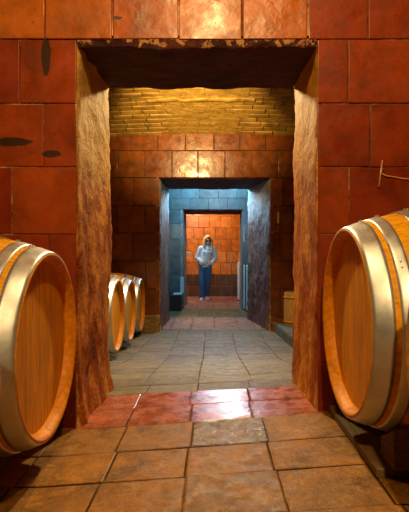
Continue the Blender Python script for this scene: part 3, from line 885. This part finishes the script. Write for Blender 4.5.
bm = bmesh.new(); ball(bm, (nek.x, -.055, 1.37), .042, .035, .055); link_mesh('shirt', bm, M['shirt'], per, True)
jn = [(hip_l + Vector((.01, 0, .03)), .108, hip_r + Vector((-.01, 0, .03)), .108), (hip_l, .098, kn_l, .070), (kn_l, .070, an_l + Vector((0, 0, .02)), .070),
      (hip_r, .098, kn_r, .070), (kn_r, .070, an_r + Vector((0, 0, .02)), .070)]
blob('jeans', jn, [], .010, M['denim'], per, 4)
for (an, to) in ((an_l, toe_l), (an_r, toe_r)):
    d = (to - an); d.z = 0; d.normalize(); s_ = Vector((-d.y, d.x, 0))
    heel = Vector((an.x, an.y, 0)) - d * .05; zb = 0 if an is an_l else .0
    c0 = [(heel + Vector((0, 0, .045)), .036, Vector((to.x, to.y, .04)), .036), (heel + d * .03 + Vector((0, 0, .05)), .038, Vector((an.x, an.y, .085)), .042)]
    sh = blob('sneaker', c0, [(Vector((to.x, to.y, .036)) + d * .01, (.044, .05, .034))], .008, M['canvas'], per, 3)
    bm = bmesh.new()
    out = []
    for k in range(20):
        t = 2 * PI * k / 20
        c = (heel + Vector((to.x, to.y, 0)) + d * .02) / 2
        ln = ((Vector((to.x, to.y, 0)) - heel).length) / 2 + .055
        q = c + d * math.cos(t) * ln + s_ * math.sin(t) * (.043 if math.cos(t) < .2 else .047)
        out.append((q.x, q.y))
    A = [bm.verts.new((x, y, .002)) for x, y in out]; B = [bm.verts.new((x, y, .020)) for x, y in out]
    bm.faces.new(A[::-1]); bm.faces.new(B)
    for i in range(20): bm.faces.new((A[i], A[(i + 1) % 20], B[(i + 1) % 20], B[i]))
    link_mesh('sole', bm, M['sole'], sh)
# hair: crown, parting to both sides, long locks over the shoulders
hcaps = []
for (sx, l, y) in ((-1, .24, .02), (1, .34, -.02), (-1, .22, .06), (1, .33, .05), (1, .30, -.06), (-1, .17, -.035)):
    a = HD((sx * .072, y, .05)); b = HD((sx * .095, y + .005, -.06)); c = Vector((hc.x + sx * .105, hc.y + y - .02, hc.z - l))
    hcaps += [(a, .034, b, .036), (b, .036, c, .022)]
hcaps += [(HD((-.03, .07, .02)), .07, Vector((hc.x - .03, hc.y + .12, hc.z - .22)), .05), (HD((.03, .07, .02)), .07, Vector((hc.x + .04, hc.y + .12, hc.z - .24)), .05)]
blob('hair', hcaps, [(HD((0, .034, .052)), (.092, .098, .098), tilt), (HD((0, -.045, .105)), (.06, .05, .03), tilt)], .008, M['hair'], per, 4)
gl = bmesh.new()
for sx in (-1, 1): ball(gl, HD((sx * .034, -.092, .012)), .029, .010, .024, tilt)
tube(gl, [HD((-.012, -.1, .018)), HD((0, -.104, .02)), HD((.012, -.1, .018))], .004)
for sx in (-1, 1): tube(gl, [HD((sx * .06, -.086, .018)), HD((sx * .079, -.05, .018)), HD((sx * .082, .01, .018))], .004)
link_mesh('sunglasses', gl, M['lens'], per, True)

# ------------------------------------------------------------------ lights
def lamp(name, loc, col, power, r=.06, kind='POINT', **kw):
    l = bpy.data.lights.new(name, kind); l.energy = power; l.color = col
    if kind == 'POINT' or kind == 'SPOT': l.shadow_soft_size = r
    for k, v in kw.items(): setattr(l, k, v)
    o = bpy.data.objects.new(name, l); COL.objects.link(o); o.location = loc
    return o
def aim(o, p):
    o.rotation_euler = (Vector(p) - o.location).to_track_quat('-Z', 'Y').to_euler()
lamp('front_room_lamp', (-.02, 1.45, H + 1.60), (1, .66, .26), 62, .05)
aim(lamp('hall_lamp', (.0, -3.2, H + 4.0), (1, .65, .25), 900, .07, 'SPOT', spot_size=math.radians(75), spot_blend=.6), (0, 2.2, H - .3))
aim(lamp('vault_spot', (-.33, 5.05, H + 1.74), (1, .69, .26), 760, .05, 'SPOT', spot_size=math.radians(62), spot_blend=1.0), (-.28, 8.2, H + 2.12))
aim(lamp('middle_room_lamp', (-.10, 4.75, H + 1.66), (1, .75, .34), 350, .05, 'SPOT', spot_size=math.radians(165), spot_blend=1.0), (-.1, 3.9, H + .66))
aim(lamp('floor_fill_spot', (0, 6.0, H + 2.12), (1, .78, .44), 340, .06, 'SPOT', spot_size=math.radians(100), spot_blend=.8), (0, 6.0, 0))  # added fill out of view, brightens the middle room floor
for x in (-.55, .0, .5): lamp('blue_lamp', (x, 10.98, H + 1.37), (.12, .60, 1.0), 6, .04)
lamp('passage_light', (.1, 10.40, H + 1.36), (1, .93, .88), 30, .05)  # weak white fill, added to grey the blue-lit wall
for x in (-.60, .40): lamp('blue_lamp', (x, 9.98, H + 1.27), (.07, .56, 1.0), 60, .03)
aim(lamp('passage_light', (.05, 10.45, H + 1.33), (.74, .88, 1.0), 170, .07, 'SPOT', spot_size=math.radians(95), spot_blend=.7), (0, 7.2, H - 1.3))
lamp('last_room_lamp', (-.45, 13.5, H + 1.35), (1, .60, .20), 70, .06)
lamp('white_spot', (-.75, 12.80, H + 1.25), (.88, .95, 1.0), 80, .04)

w = bpy.data.worlds.new('world'); S.world = w; w.use_nodes = True
w.node_tree.nodes['Background'].inputs[0].default_value = (0, 0, 0, 1)
w.node_tree.nodes['Background'].inputs[1].default_value = 0

# ------------------------------------------------------------------ camera
c = bpy.data.cameras.new('camera'); cam = bpy.data.objects.new('camera', c); COL.objects.link(cam)
cam.location = (0, 0, H); cam.rotation_euler = (PI / 2, 0, 0)
c.sensor_fit = 'VERTICAL'; c.sensor_height = 36; c.lens = 36 * F / 512
c.shift_x = -(VX - 204.5) / 512; c.shift_y = -(256 - VY) / 512
c.clip_start = .02
S.camera = cam
S.view_settings.view_transform = 'Standard'; S.view_settings.look = 'None'
S.view_settings.exposure = 0; S.view_settings.gamma = 1; S.view_settings.use_curve_mapping = False
